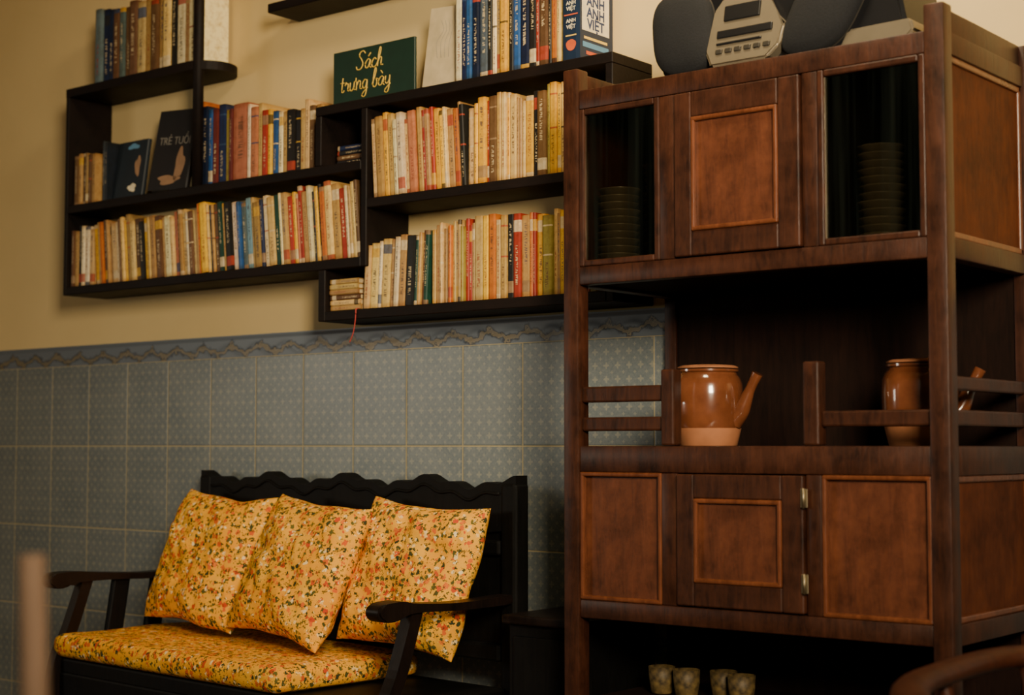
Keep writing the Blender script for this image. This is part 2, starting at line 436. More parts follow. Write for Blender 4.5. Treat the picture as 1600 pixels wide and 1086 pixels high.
bm = bmesh.new(); add_box(bm, -3.17, -2.2, -0.12, -0.001, 2.122, 2.147, 0.002, 1)
tag(finish(bm, "wall_shelf", SHELF_W), "short dark wooden wall shelf above the bookcase", "shelf")

# ------------------------------------------------------------------ books
PAL = {'k': (0.013, 0.012, 0.012), 'w': (0.80, 0.68, 0.44), 'c': (0.66, 0.46, 0.18), 't': (0.46, 0.28, 0.095), 'b': (0.14, 0.07, 0.032),
       'y': (0.80, 0.45, 0.030), 'o': (0.58, 0.17, 0.022), 'r': (0.36, 0.034, 0.018), 'p': (0.46, 0.16, 0.09), 'g': (0.010, 0.050, 0.034),
       'u': (0.020, 0.085, 0.26), 'n': (0.010, 0.018, 0.060), 's': (0.10, 0.14, 0.16), 'm': (0.13, 0.02, 0.018), 'l': (0.20, 0.38, 0.46), 'e': (0.30, 0.24, 0.04)}
NAMES = {'k': 'black', 'w': 'white', 'c': 'cream', 't': 'tan', 'b': 'brown', 'y': 'yellow', 'o': 'orange', 'r': 'red', 'p': 'pink', 'g': 'dark green',
         'u': 'blue', 'n': 'navy', 's': 'grey-blue', 'm': 'maroon', 'l': 'light blue', 'e': 'olive'}

def book_mesh(t, d, h, name="book"):
    bm = bmesh.new(); ct = min(0.0014, t * 0.2)
    rb = min(0.002, t * 0.2)
    outer = [(-t / 2, d), (-t / 2, rb), (-t * 0.28, 0), (t * 0.28, 0), (t / 2, rb), (t / 2, d)]
    inner = [(t / 2 - ct, d), (t / 2 - ct, rb + ct), (-t / 2 + ct, rb + ct), (-t / 2 + ct, d)]
    poly = outer + inner
    a = [bm.verts.new((x, y, 0)) for x, y in poly]; c = [bm.verts.new((x, y, h)) for x, y in poly]
    n = len(poly)
    for i in range(n):
        j = (i + 1) % n; bm.faces.new((a[i], a[j], c[j], c[i]))
    for L, fl in ((a, 1), (c, 0)):
        for q in ([0, 1, 8, 9], [1, 2, 3, 4, 7, 8], [4, 5, 6, 7]):
            f = [L[k] for k in q]; bm.faces.new(f if fl else f[::-1])
    add_box(bm, -t / 2 + ct, t / 2 - ct, rb + ct, d - 0.003, 0.0025, h - 0.003, mi=1)
    bmesh.ops.recalc_face_normals(bm, faces=bm.faces)
    me = bpy.data.meshes.new(name); bm.to_mesh(me); bm.free(); return me

def book(x, y, z, t, d, h, code, rot=(0, 0, 0), label=None, group=None, mat=None, col=None):
    me = book_mesh(t, d, h); me.materials.append(mat or random.choice(BOOKM)); me.materials.append(PAGES)
    o = bpy.data.objects.new("book", me); COL.objects.link(o)
    o.location = (x, y, z); o.rotation_euler = rot
    base = col or PAL[code]
    k = random.uniform(0.72, 1.12)
    o.color = (base[0] * k, base[1] * k * random.uniform(0.92, 1.06), base[2] * k * random.uniform(0.8, 1.1), 1)
    tag(o, label or f"{NAMES[code]}-spined worn paperback standing upright on the dark shelf", "book", group)
    return o

def row(x0, x1, z, seq, group, yf=-0.13, lean=0.0, tw=None, hf=None, hj=0.012):
    n = len(seq)
    ws = [tw[i] if tw else random.choice((0.5, 0.65, 0.8, 1.0, 1.2, 1.45)) for i in range(n)]
    k = (x1 - x0) / sum(ws); x = x0
    for i, (cde, w) in enumerate(zip(seq, ws)):
        t = w * k - 0.0006
        h = hf(i / n) + random.uniform(-hj, hj)
        xx = x + t / 2
        zz = z + 0.0005 + (t / 2 * abs(math.sin(lean)))
        d = random.uniform(0.110, 0.125)
        book(xx, yf + random.uniform(-0.004, 0.006), zz, t * math.cos(lean), d, h, cde, (0, lean, 0), None, group)
        x += w * k

seqLB = "btkwwcytobttcwbcytcbkyctbtwcpbtcwbctoycktbgtkwuslctnwcgwtryprtwkykoctrwtcb"
row(-3.992, -3.885, 1.425, seqLB[:6], "paperbacks on the bottom row", yf=-0.150, hf=lambda u: 0.176, lean=0.0)
row(-3.868, -2.785, 1.425, seqLB[6:], "paperbacks on the bottom row", yf=-0.150, lean=-0.09,
    hf=lambda u: 0.178 + 0.014 * u + 0.005 * math.sin(u * 17))
row(-3.992, -3.885, 1.67, "btbtbt", "small paperbacks beside the face-out books", yf=-0.145, hf=lambda u: 0.152, hj=0.006)
book(-3.874, -0.125, 1.6705, 0.010, 0.10, 0.185, 's', (0, 0, 0), "thin grey-blue book beside a face-out book", mat=BOOKM[0], col=(0.025, 0.035, 0.045))
book(-3.863, -0.125, 1.6705, 0.008, 0.10, 0.18, 'n', (0, 0, 0), "thin navy book beside a face-out book", mat=BOOKM[0], col=(0.008, 0.012, 0.02))
def faceout(x, y, z, w, h, t, code, lean=0.14, yaw=0.0, label="", roll=0.0, mat=None, col=None):
    o = book(0, 0, 0, t, w, h, code, (0, 0, 0), label, None, mat or BOOKM[0], col)
    R = Matrix.Rotation(yaw, 4, 'Z') @ Matrix.Rotation(-lean, 4, 'X') @ Matrix.Rotation(roll, 4, 'Y') @ Matrix.Rotation(pi / 2, 4, 'Z')
    o.matrix_world = Matrix.Translation((x + w / 2, y, z)) @ R
    return o
def deco(parent, name, mat, builder, off):
    bm = bmesh.new(); builder(bm)
    bmesh.ops.recalc_face_normals(bm, faces=bm.faces)
    me = bpy.data.meshes.new(name); bm.to_mesh(me); bm.free(); me.materials.append(mat)
    o = bpy.data.objects.new(name, me); COL.objects.link(o); o.parent = parent; o.matrix_local = off
    return o
def text_part(parent, s, size, mat, off, name="title_lettering", extr=0.0003, bold=0.0):
    cu = bpy.data.curves.new("tmp_text", 'FONT'); cu.body = s; cu.size = size; cu.extrude = extr; cu.align_x = 'CENTER'; cu.offset = bold
    to = bpy.data.objects.new("tmp_text", cu); COL.objects.link(to)
    bpy.context.view_layer.update()
    me = bpy.data.meshes.new_from_object(to.evaluated_get(bpy.context.evaluated_depsgraph_get()))
    bpy.data.objects.remove(to); me.name = name
    me.materials.clear(); me.materials.append(mat)
    o = bpy.data.objects.new(name, me); COL.objects.link(o); o.parent = parent; o.matrix_local = off
    return o
def cover_off(t, u, v):
    return Matrix(((0, 0, -1, -t / 2 - 0.0004), (-1, 0, 0, u), (0, 1, 0, v), (0, 0, 0, 1)))
def blob(rx, rz, seed, n=28, amp=1.0):
    def f(bm):
        pts = []
        for i in range(n):
            a = 2 * pi * i / n; r = 1 + amp * (0.18 * math.sin(3 * a + seed) + 0.1 * math.sin(5 * a))
            pts.append((rx * r * math.cos(a), rz * r * math.sin(a)))
        a1 = [bm.verts.new((x, y, 0)) for x, y in pts]; b1 = [bm.verts.new((x, y, 0.0004)) for x, y in pts]
        bm.faces.new(a1); bm.faces.new(b1[::-1])
        for i in range(n):
            j = (i + 1) % n; bm.faces.new((a1[i], a1[j], b1[j], b1[i]))
    return f
PLAINBLK = plain("black_book_cover", (0.009, 0.008, 0.009), 0.6)
PLAINBLUE = plain("deep_blue_book_cover", (0.007, 0.013, 0.020), 0.6)
PLAINWHITE = plain("off_white_book_cover", (0.50, 0.40, 0.24), 0.6)
o = faceout(-3.785, -0.100, 1.673, 0.135, 0.180, 0.014, 'n', 0.14, 0.0, "dark blue book standing face out and leaning back", mat=PLAINBLUE)
deco(o, "cover_art", LBLUE, blob(0.026, 0.008, 3), cover_off(0.014, 0.065, 0.162))
deco(o, "cover_art", INKW, blob(0.018, 0.012, 5), cover_off(0.014, 0.05, 0.035))
deco(o, "cover_art", INKT, blob(0.012, 0.03, 5), cover_off(0.014, 0.035, 0.10))
o = faceout(-3.592, -0.110, 1.675, 0.172, 0.238, 0.016, 'k', 0.14, 0.0, "large black book standing face out with pale title", roll=0.07, mat=PLAINBLK)
text_part(o, "TRẺ TUỔI", 0.032, INKG, cover_off(0.016, 0.083, 0.135))
deco(o, "cover_art", INKT, blob(0.020, 0.045, 2), cover_off(0.016, 0.045, 0.075))
deco(o, "cover_art", INKT, blob(0.045, 0.014, 7), cover_off(0.016, 0.085, 0.03))
random.seed(23)
row(-3.478, -2.955, 1.67, "onumnempwpcryuwtkktcbt", "books on the middle row", yf=-0.124,
    tw=[2.2, 1.0, .8, 1, 1.2, .8, .6, 2.6, .6, 1.2, .8, 1, .6, .8, .8, .8, 1.2, 1, .8, .8, .8, 1],
    hf=lambda u: 0.235 - 0.055 * min(1, u * 1.6), lean=0.0)
for i in range(4):
    book(-2.890, -0.13 + i * 0.001, 1.6705 + 0.0062 + i * 0.0128, 0.0122, 0.11, 0.110, "kbkn"[i], (0, pi / 2, 0), "dark book lying flat inside the small box compartment", "books lying in the box compartment")
row(-2.742, -2.430, 1.57, "ctytwwcpotrtryyctotk", "paperbacks on the upper row", yf=-0.152, lean=-0.06, hf=lambda u: 0.199 + 0.005 * math.sin(u * 14))
row(-2.430, -2.03, 1.57, "cyyrbtcycttcykbeyycykctw", "paperbacks on the upper row", yf=-0.152, lean=-0.0, hf=lambda u: 0.197 + 0.007 * math.sin(u * 11))
row(-2.775, -2.560, 1.293, "ccwctwtkgtbg", "paperbacks on the lowest row", yf=-0.150, lean=0.05, hf=lambda u: 0.163 + 0.016 * u, hj=0.006)
row(-2.545, -2.03, 1.293, "ttctcoccterrtcyoctkrtoryectyetcyeb", "paperbacks on the lowest row", yf=-0.150, hf=lambda u: 0.186 + 0.008 * u)
pile = []
for i in range(6):
    pile.append(book(-2.893, -0.145 + random.uniform(-0.006, 0.0), 1.2935 + 0.0065 + i * 0.0135, 0.013, 0.11, 0.110 - 0.002 * i, "tcbtct"[i], (0, pi / 2, 0),
         "tan paperback lying flat in a small pile on the shelf", "paperbacks piled flat"))
row(-3.925, -3.452, 2.025, "snnbsbbctbtckwtw", "books on the top shelf board", tw=[1, 1, .8, 1, .8, 1, 1.2, 1.2, 1, 1, .9, 1, .9, 1.2, .8, 1.4], hf=lambda u: 0.228, yf=-0.122)
row(-2.478, -2.155, 1.825, "wnunskwtykunkrbkoc", "tall books on the top shelf board", hf=lambda u: 0.24, yf=-0.145)
o = faceout(-2.545, -0.12, 1.829, 0.11, 0.20, 0.01, 'w', 0.1, 0.0, "off-white book standing face out with a faint drawing", roll=0.06, mat=PLAINWHITE)
def sketch(bm):
    for k in range(4):
        pts = crom([(-0.02 + 0.012 * k, -0.04, 0), (-0.028 + 0.014 * k, 0.0, 0), (-0.01 + 0.01 * k, 0.03, 0), (-0.02 + 0.012 * k, 0.055, 0)])
        tube(bm, pts, 0.0006, 4)
deco(o, "cover_art", INKK, sketch, cover_off(0.01, 0.05, 0.11))
DICT = plain("dark_blue_dictionary_cover", (0.008, 0.020, 0.048), 0.45)
o = book(-2.120, -0.152, 1.8255, 0.048, 0.130, 0.215, 'n', (0, 0, 0), "thick dark blue dictionary with white title block at the row's end", None, DICT)
def lblbox(w, h):
    return lambda bm: add_box(bm, -w / 2, w / 2, -h / 2, h / 2, 0, 0.0004)
def spine_off(u, v): return Matrix(((1, 0, 0, u), (0, 0, -1, -0.0004), (0, 1, 0, v), (0, 0, 0, 1)))
def side_off(t, u, v):
    return Matrix(((0, 0, 1, t / 2 + 0.0002), (1, 0, 0, u), (0, 1, 0, v), (0, 0, 0, 1)))
deco(o, "cover_label", INKW, lblbox(0.106, 0.140), side_off(0.048, 0.062, 0.138))
for k, s in enumerate(["ANH", "ANH", "VIỆT"]):
    text_part(o, s, 0.032, INKB, side_off(0.0488, 0.062, 0.128 - k * 0.0265), bold=0.0010)
    text_part(o, s, 0.0125, INKW, spine_off(0, 0.140 - k * 0.0130), bold=0.0002)
deco(o, "cover_label", YEL, lblbox(0.09, 0.006), side_off(0.048, 0.062, 0.052))
deco(o, "cover_label", LBLUE, lblbox(0.10, 0.012), side_off(0.048, 0.062, 0.036))
deco(o, "cover_label", INKR, lblbox(0.05, 0.008), side_off(0.048, 0.05, 0.018))
deco(o, "emblem", INKR, blob(0.014, 0.013, 0, amp=0.2), spine_off(0, 0.034))
deco(o, "emblem", INKR, lblbox(0.038, 0.003), spine_off(0, 0.104))
deco(o, "emblem", YEL, lblbox(0.030, 0.003), spine_off(0, 0.056))
text_part(o, "ANH", 0.0125, INKW, spine_off(0, 0.086), bold=0.0002)
text_part(o, "VIỆT", 0.0125, INKW, spine_off(0, 0.072), bold=0.0002)

bm = bmesh.new(); x = -2.80
tube(bm, crom([(x, -0.13, 1.2965), (x + 0.01, -0.15, 1.2955), (x + 0.013, -0.1615, 1.292), (x + 0.013, -0.163, 1.27), (x + 0.006, -0.163, 1.235), (x - 0.008, -0.162, 1.21)]), 0.0018, 6, 0.6)
bpy.context.view_layer.update()
rb = finish(bm, "bookmark_ribbon", RIBBON); wm = rb.matrix_basis.copy(); rb.parent = pile[0]; rb.matrix_local = pile[0].matrix_world.inverted() @ wm
rb["label"] = "thin red bookmark ribbon"

# ------------------------------------------------------------------ green sign
sx0, sx1, sy = -2.900, -2.615, -0.135
bm = bmesh.new(); add_box(bm, sx0, sx1, sy, sy + 0.008, 1.8255, 1.965, 0.0015, 1)
sign = finish(bm, "sign_board", SIGNG); tag(sign, "dark green board sign with yellow handwriting on the shelf", "sign")
G = {'S': [[(1.1, 1.7), (0.8, 2.0), (0.35, 1.9), (0.25, 1.5), (0.6, 1.1), (0.85, 0.6), (0.6, 0.1), (0.1, 0.05), (-0.1, 0.4)]],
     'a': [[(0.8, 0.85), (0.45, 1.0), (0.1, 0.6), (0.2, 0.1), (0.55, 0.15), (0.8, 0.9), (0.78, 0.2), (1.0, 0.05)]],
     'c': [[(0.7, 0.8), (0.45, 1), (0.1, 0.6), (0.2, 0.08), (0.6, 0.05), (0.9, 0.35)]],
     'h': [[(0, 0.3), (0.35, 1.3), (0.42, 1.9), (0.25, 2.0), (0.15, 1.2), (0.12, 0)], [(0.12, 0.5), (0.4, 0.95), (0.62, 0.8), (0.6, 0.15), (0.9, 0.1)]],
     't': [[(0.3, 1.6), (0.25, 0.3), (0.4, 0.02), (0.65, 0.2)], [(0, 1.05), (0.55, 1.05)]],
     'r': [[(0.05, 0.7), (0.2, 1.05), (0.28, 0.85), (0.55, 0.85), (0.5, 0.2), (0.75, 0.1)]],
     'u': [[(0.1, 0.95), (0.1, 0.3), (0.35, 0.02), (0.65, 0.4), (0.7, 0.95), (0.7, 0.2), (0.95, 0.1)], [(0.7, 0.95), (0.93, 1.08), (0.9, 1.35)]],
     'n': [[(0.1, 0.95), (0.12, 0)], [(0.12, 0.5), (0.4, 0.98), (0.65, 0.8), (0.65, 0.15), (0.9, 0.1)]],
     'g': [[(0.75, 0.85), (0.4, 1), (0.1, 0.6), (0.25, 0.1), (0.6, 0.2), (0.76, 0.95), (0.72, -0.5), (0.4, -0.85), (0.15, -0.55), (0.9, 0.1)]],
     'b': [[(0, 0.3), (0.35, 1.3), (0.42, 1.9), (0.25, 2.0), (0.12, 1.0), (0.2, 0.1), (0.55, 0.05), (0.7, 0.5), (0.55, 0.85), (0.85, 0.8)]],
     'y': [[(0.1, 0.95), (0.12, 0.35), (0.4, 0.1), (0.68, 0.5), (0.72, 0.95), (0.7, -0.5), (0.4, -0.85), (0.15, -0.55), (0.9, 0.1)]],
     "'": [[(0.45, 1.3), (0.75, 1.65)]], '`': [[(0.3, 1.65), (0.6, 1.3)]]}
ADV = {'S': 1.15, 'a': 0.98, 'c': 0.85, 'h': 0.9, 't': 0.65, 'r': 0.75, 'u': 0.98, 'n': 0.9, 'g': 0.95, 'b': 0.85, 'y': 0.9, ' ': 0.6, "'": 0, '`': 0}
bm = bmesh.new()
def write(s, x, z, u, r):
    for ch in s:
        for st in G.get(ch, []):
            pts = crom([(x + (px + 0.12 * pz) * u, sy - 0.0006, z + pz * u) for px, pz in st], 5)
            tube(bm, pts, r, 6, 1.0)
        if ch not in "'`": x += ADV[ch] * u
write("S'ach", -2.815, 1.908, 0.0235, 0.0015)
write("trung b`ay", -2.875, 1.857, 0.0235, 0.0014)
finish(bm, "handwriting", SIGNY, sign)

# ------------------------------------------------------------------ cabinet
xL, xR, yF, yB = -1.95, -1.12, -0.41, -0.014
cab = empty("display_cabinet", ((xL + xR) / 2, -0.22, 0), "tall red-brown wooden display cabinet with glazed doors and open shelf", "cabinet")
bv = 0.003
bm = bmesh.new()
P = 0.038; PB = 0.020
for x0 in (xL, xR - P):
    add_box(bm, x0, x0 + P, yF, yF + P, 0, 1.726, 0.004)
for x0 in (xL, xR - 0.03):
    add_box(bm, x0, x0 + 0.03, yB - PB, yB, 0, 1.722, 0.003)
for z0, z1 in ((1.64, 1.68), (1.278, 1.315), (0.898, 0.95), (0.605, 0.642)):
    add_box(bm, xL + P, xR - P, yF + 0.004, yF + 0.034, z0, z1, bv)
    for x0 in (xL + 0.004, xR - 0.034):
        add_box(bm, x0, x0 + 0.03, yF + P, yB - PB, z0, z1, bv)
for x0, x1 in ((-1.7155, -1.679), (-1.401, -1.369)):
    add_box(bm, x0, x1, yF + 0.005, yF + 0.033, 1.315, 1.64, bv)
    add_box(bm, x0, x1, yF + 0.005, yF + 0.033, 0.642, 0.898, bv)
for x0 in (xL + 0.010, xR - 0.026):
    add_box(bm, x0, x0 + 0.016, yF + P, yB - PB, 1.68, 1.722, bv)
body = finish(bm, "body", CAB_FRAME, cab)
smooth(body, 35)
def crail(*a, name="gallery_rail"):
    bm = bmesh.new(); add_box(bm, *a, 0.004); return finish(bm, name, CAB_FRAME, cab)
crail(-1.7155, -1.685, yF + 0.004, yF + 0.034, 0.951, 1.10, name="gallery_post")
crail(-1.405, -1.372, yF + 0.004, yF + 0.034, 0.951, 1.105, name="gallery_post")
crail(xL + P, -1.7155, yF + 0.012, yF + 0.028, 1.038, 1.070)
crail(xL + P, -1.7155, yF + 0.012, yF + 0.028, 0.980, 1.008)
crail(-1.372, xR - P, yF + 0.012, yF + 0.028, 0.985, 1.014)
crail(xR - 0.027, xR - 0.011, yF + P, yB - PB, 1.048, 1.073)
crail(xR - 0.027, xR - 0.011, yF + P, yB - PB, 0.985, 1.014)
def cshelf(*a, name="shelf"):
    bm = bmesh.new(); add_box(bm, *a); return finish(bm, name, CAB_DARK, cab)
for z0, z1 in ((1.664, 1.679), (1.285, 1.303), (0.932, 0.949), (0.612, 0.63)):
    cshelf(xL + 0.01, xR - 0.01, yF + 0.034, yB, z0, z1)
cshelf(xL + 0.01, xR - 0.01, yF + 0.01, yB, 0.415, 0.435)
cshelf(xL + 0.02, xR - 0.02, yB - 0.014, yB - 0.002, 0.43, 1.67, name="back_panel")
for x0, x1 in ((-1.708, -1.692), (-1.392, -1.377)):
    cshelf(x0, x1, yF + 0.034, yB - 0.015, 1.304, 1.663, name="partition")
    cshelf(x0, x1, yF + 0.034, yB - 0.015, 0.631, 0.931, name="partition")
for xa, xb in ((xL + 0.014, xL + 0.022), (xR - 0.022, xR - 0.014)):
    for z0, z1 in ((1.315, 1.64), (0.642, 0.898)):
        bm = bmesh.new(); add_box(bm, xa, xb, yF + P, yB - PB, z0, z1); finish(bm, "side_panel", CAB_SIDE, cab)
for z0, z1 in ((1.315, 1.64), (0.642, 0.898)):
    bm = bmesh.new(); y0, y1 = yF + P, yB - PB
    for q in ((y0, y1, z1 - 0.012, z1), (y0, y1, z0, z0 + 0.012), (y0, y0 + 0.012, z0, z1), (y1 - 0.012, y1, z0, z1)):
        add_box(bm, xR - 0.016, xR - 0.008, *q, 0.003)
    finish(bm, "moulding", CAB_EDGE, cab)

def frame_strips(bm, x0, x1, z0, z1, y0, y1, w=0.009):
    for q in ((x0, x1, z1 - w, z1), (x0, x1, z0, z0 + w), (x0, x0 + w, z0 + w * .5, z1 - w * .5), (x1 - w, x1, z0 + w * .5, z1 - w * .5)):
        add_box(bm, q[0], q[1], y0, y1, q[2], q[3], 0.003)
def door(x0, x1, z0, z1, a0, a1, c0, c1, name="door"):
    bm = bmesh.new()
    ya, yb = yF - 0.002, yF + 0.016
    add_box(bm, x0, a0, ya, yb, z0, z1, bv); add_box(bm, a1, x1, ya, yb, z0, z1, bv)
    add_box(bm, a0, a1, ya, yb, c1, z1, bv); add_box(bm, a0, a1, ya, yb, z0, c0, bv)
    d = finish(bm, name, CAB_FRAME, cab)
    dw = d.location + cab.location
    def sub(bm, nm, mt):
        o = finish(bm, nm, mt); wl = o.location.copy(); o.parent = d; o.location = wl - dw; return o
    bm = bmesh.new(); add_box(bm, a0 - 0.002, a1 + 0.002, yF + 0.004, yF + 0.012, c0 - 0.002, c1 + 0.002)
    sub(bm, "door_panel", CAB_PANEL)
    bm = bmesh.new(); frame_strips(bm, a0, a1, c0, c1, yF - 0.005, yF + 0.006)
    sub(bm, "moulding", CAB_EDGE)
    return d, sub
door(-1.677, -1.403, 1.317, 1.638, -1.638, -1.448, 1.365, 1.588)
d, sub = door(-1.677, -1.403, 0.645, 0.896, -1.638, -1.448, 0.690, 0.850)
for z in (0.855, 0.70):
    x = -1.400
    bm = bmesh.new(); add_box(bm, x - 0.007, x + 0.007, yF - 0.005, yF - 0.002, z - 0.017, z + 0.017, 0.0006, 1)
    lathe(bm, [(0, -0.018), (0.003, -0.018), (0.003, 0.018), (0, 0.018)], 10, (x, yF - 0.006, z))
    sub(bm, "hinge", METAL)["label"] = "small metal hinge"
for x0, x1 in ((xL + P, -1.7155), (-1.369, xR - P)):
    bm = bmesh.new(); add_box(bm, x0, x1, yF + 0.016, yF + 0.024, 0.642, 0.898); finish(bm, "front_panel", CAB_PANEL, cab)
    bm = bmesh.new(); frame_strips(bm, x0, x1, 0.642, 0.898, yF + 0.004, yF + 0.017); finish(bm, "moulding", CAB_EDGE, cab)
for x0, x1 in ((xL + P, -1.7155), (-1.369, xR - P)):
    bm = bmesh.new(); w = 0.013; ya, yb = yF + 0.004, yF + 0.020
    add_box(bm, x0, x0 + w, ya, yb, 1.315, 1.64, bv); add_box(bm, x1 - w, x1, ya, yb, 1.315, 1.64, bv)
    add_box(bm, x0 + w, x1 - w, ya, yb, 1.315, 1.328, bv); add_box(bm, x0 + w, x1 - w, ya, yb, 1.627, 1.64, bv)
    gd = finish(bm, "glass_door", CAB_FRAME, cab); gd["label"] = "thin-framed glazed cabinet door"
    dw = gd.location + cab.location
    bm = bmesh.new(); add_box(bm, x0 + w - 0.002, x1 - w + 0.002, yF + 0.011, yF + 0.014, 1.326, 1.629)
    gp = finish(bm, "glass_pane", GLASS); wl = gp.location.copy(); gp.parent = gd; gp.location = wl - dw

bm = bmesh.new()
lathe(bm, [(0, 0.002), (0.016, 0.002), (0.018, 0), (0.020, 0), (0.021, 0.004), (0.034, 0.012), (0.0430, 0.0225), (0.0440, 0.0245), (0.0425, 0.0245), (0.033, 0.0155), (0.02, 0.0075), (0, 0.006)], 28)
bowl0 = finish(bm, "bowl", PLATE, origin=(0, 0, 0))
first = True
for (x, y, n) in ((-1.862, -0.335, 11), (-1.815, -0.235, 15), (-1.300, -0.285, 13), (-1.225, -0.17, 17)):
    for k in range(n):
        if first: o = bowl0; first = False
        else:
            o = bowl0.copy(); COL.objects.link(o)
        o.location = (x + random.uniform(-.0025, .0025), y + random.uniform(-.0025, .0025), 1.3032 + k * 0.0150)
        o.rotation_euler = (0, 0, random.uniform(0, 6))
        tag(o, "dark glazed stoneware bowl in a stack behind glass", "bowl", "bowls stacked behind the glass")
bm = bmesh.new()
lathe(bm, [(0, 0), (0.020, 0), (0.023, 0.003), (0.027, 0.030), (0.028, 0.056), (0.026, 0.056), (0.024, 0.030), (0.020, 0.006), (0, 0.005)], 24)
cup0 = finish(bm, "cup", CUP, origin=(0, 0, 0))
for i, (x, y) in enumerate(((-1.852, -0.20), (-1.785, -0.21), (-1.715, -0.18), (-1.655, -0.21))):
    o = cup0 if i == 0 else cup0.copy()
    if i: COL.objects.link(o)
    o.location = (x, y, 0.4355); tag(o, "yellow patterned ceramic cup on the cabinet's low shelf", "cup", "cups on the low shelf")

def teapot(x, y, z, ang, label):
    e = empty("teapot", (x, y, z), label, "teapot", "teapots on the open shelf")
    bm = bmesh.new()
    lathe(bm, [(0, 0), (0.055, 0), (0.058, 0.002), (0.0660, 0.036)], 48, (x, y, z), 1)
    lathe(bm, [(0.0660, 0.036), (0.0675, 0.039), (0.0700, 0.070), (0.0705, 0.102), (0.0690, 0.124), (0.064, 0.137), (0.059, 0.142), (0.058, 0.146), (0.062, 0.149), (0.062, 0.153), (0.052, 0.154), (0.047, 0.150)], 48, (x, y, z), 0)
    bmesh.ops.remove_doubles(bm, verts=bm.verts, dist=0.0001)
    smooth(finish(bm, "pot_body", [POT, POTB], e), 50)
    bm = bmesh.new()
    lathe(bm, [(0.046, 0.1545), (0.060, 0.1555), (0.061, 0.158), (0.054, 0.161), (0.030, 0.163), (0, 0.164)], 40, (x, y, z))
    smooth(finish(bm, "lid", POTB, e), 50)
    bm = bmesh.new(); ca, sa = math.cos(ang), math.sin(ang)
    pts = crom([(x + r * ca, y + r * sa, z + h) for r, h in ((0.054, 0.052), (0.072, 0.070), (0.084, 0.094), (0.096, 0.119), (0.109, 0.143))], 5)
    n = len(pts)
    rad = [0.0225 - 0.0125 * min(1, i / (n - 1) * 1.5) + 0.0015 * max(0, i / (n - 1) - 0.8) / 0.2 for i in range(n)]
    tube(bm, pts, rad, 16)
    smooth(finish(bm, "spout", POT, e), 60)
    return e
teapot(-1.685, -0.280, 0.9495, math.radians(5), "brown glazed stoneware teapot with upturned spout on the open shelf")
teapot(-1.260, -0.22, 0.9495, math.radians(25), "brown glazed stoneware teapot behind the cabinet's corner post")

# ------------------------------------------------------------------ stereo
st = empty("stereo", (-1.475, -0.28, 1.68), "wide black and silver portable stereo on top of the cabinet", "stereo")
zt = 1.6805
def superell(bm, cx, cz, rx, rz, y0, y1, n=40, p=2.6, skew=0.0, taper=0.0, dome=0.0):
    def ring(y, s):
        vs = []
        for i in range(n):
            a = 2 * pi * i / n; ca, sa = math.cos(a), math.sin(a)
            ux = math.copysign(abs(ca) ** (2 / p), ca); uz = math.copysign(abs(sa) ** (2 / p), sa)
            vs.append(bm.verts.new((cx + rx * s * ux * (1 + taper * uz) + skew * uz * rz * s, y, cz + rz * s * uz)))
        return vs
    rs = [ring(y1, 1.0), ring(y0 + 0.012, 1.0), ring(y0 + 0.004, 0.97), ring(y0, 0.92)]
    if dome: rs += [ring(y0 - dome * 0.6, 0.7), ring(y0 - dome, 0.3)]
    for a, c in zip(rs, rs[1:]):
        for i in range(n):
            j = (i + 1) % n; bm.faces.new((a[i], a[j], c[j], c[i]))
    bm.faces.new(rs[0][::-1]); bm.faces.new(rs[-1])
bm = bmesh.new()
prism(bm, [(-1.735, zt + 0.002), (-1.225, zt + 0.002), (-1.215, zt + 0.03), (-1.24, zt + 0.150), (-1.26, zt + 0.165), (-1.72, zt + 0.165), (-1.745, zt + 0.14), (-1.75, zt + 0.03)], -0.350, -0.17)
bmesh.ops.bevel(bm, geom=list(bm.edges), offset=0.008, segments=2, affect='EDGES')
smooth(finish(bm, "chassis", BLACKP, st), 40)
bm = bmesh.new()
poly = [(-1.612, 0.006), (-1.488, 0.006), (-1.462, 0.030), (-1.452, 0.070), (-1.480, 0.100), (-1.500, 0.160), (-1.588, 0.160), (-1.618, 0.120), (-1.628, 0.040)]
prism(bm, [(x, zt + z) for x, z in poly], -0.385, -0.30)
for v in bm.verts:
    if v.co.y < -0.35: v.co.y += 0.20 * (v.co.z - zt)
bmesh.ops.bevel(bm, geom=list(bm.edges), offset=0.006, segments=3, affect='EDGES')
smooth(finish(bm, "control_panel", SILVER, st), 40)
for cx, sk, tp, rx, rz in ((-1.686, -0.06, 0.0, 0.073, 0.086), (-1.376, 0.50, 0.05, 0.076, 0.080)):
    bm = bmesh.new(); superell(bm, cx, zt + rz + 0.004, rx, rz, -0.355, -0.30, skew=sk, taper=tp, p=3.2)
    smooth(finish(bm, "speaker_housing", SILVER2, st), 50)
    bm = bmesh.new(); superell(bm, cx, zt + rz + 0.004, rx - 0.002, rz - 0.002, -0.370, -0.354, skew=sk, taper=tp, dome=0.012, p=3.0)
    smooth(finish(bm, "speaker_grille", GRILLE, st), 50)
bm = bmesh.new()
prism(bm, [(-1.350, zt + 0.004), (-1.215, zt + 0.004), (-1.198, zt + 0.018), (-1.205, zt + 0.042), (-1.330, zt + 0.040)], -0.358, -0.20)
bmesh.ops.bevel(bm, geom=list(bm.edges), offset=0.005, segments=2, affect='EDGES')
smooth(finish(bm, "side_wing", SILVER, st), 40)
def slope_y(z, off): return -0.385 + 0.20 * z - off
def sloped(name, mat, x0, x1, z0, z1, off=0.004):
    bm = bmesh.new(); add_box(bm, x0, x1, 0, 0.006, z0, z1, 0.002)
    for v in bm.verts:
        v.co.y += slope_y(v.co.z, off); v.co.z += zt
    return finish(bm, name, mat, st)
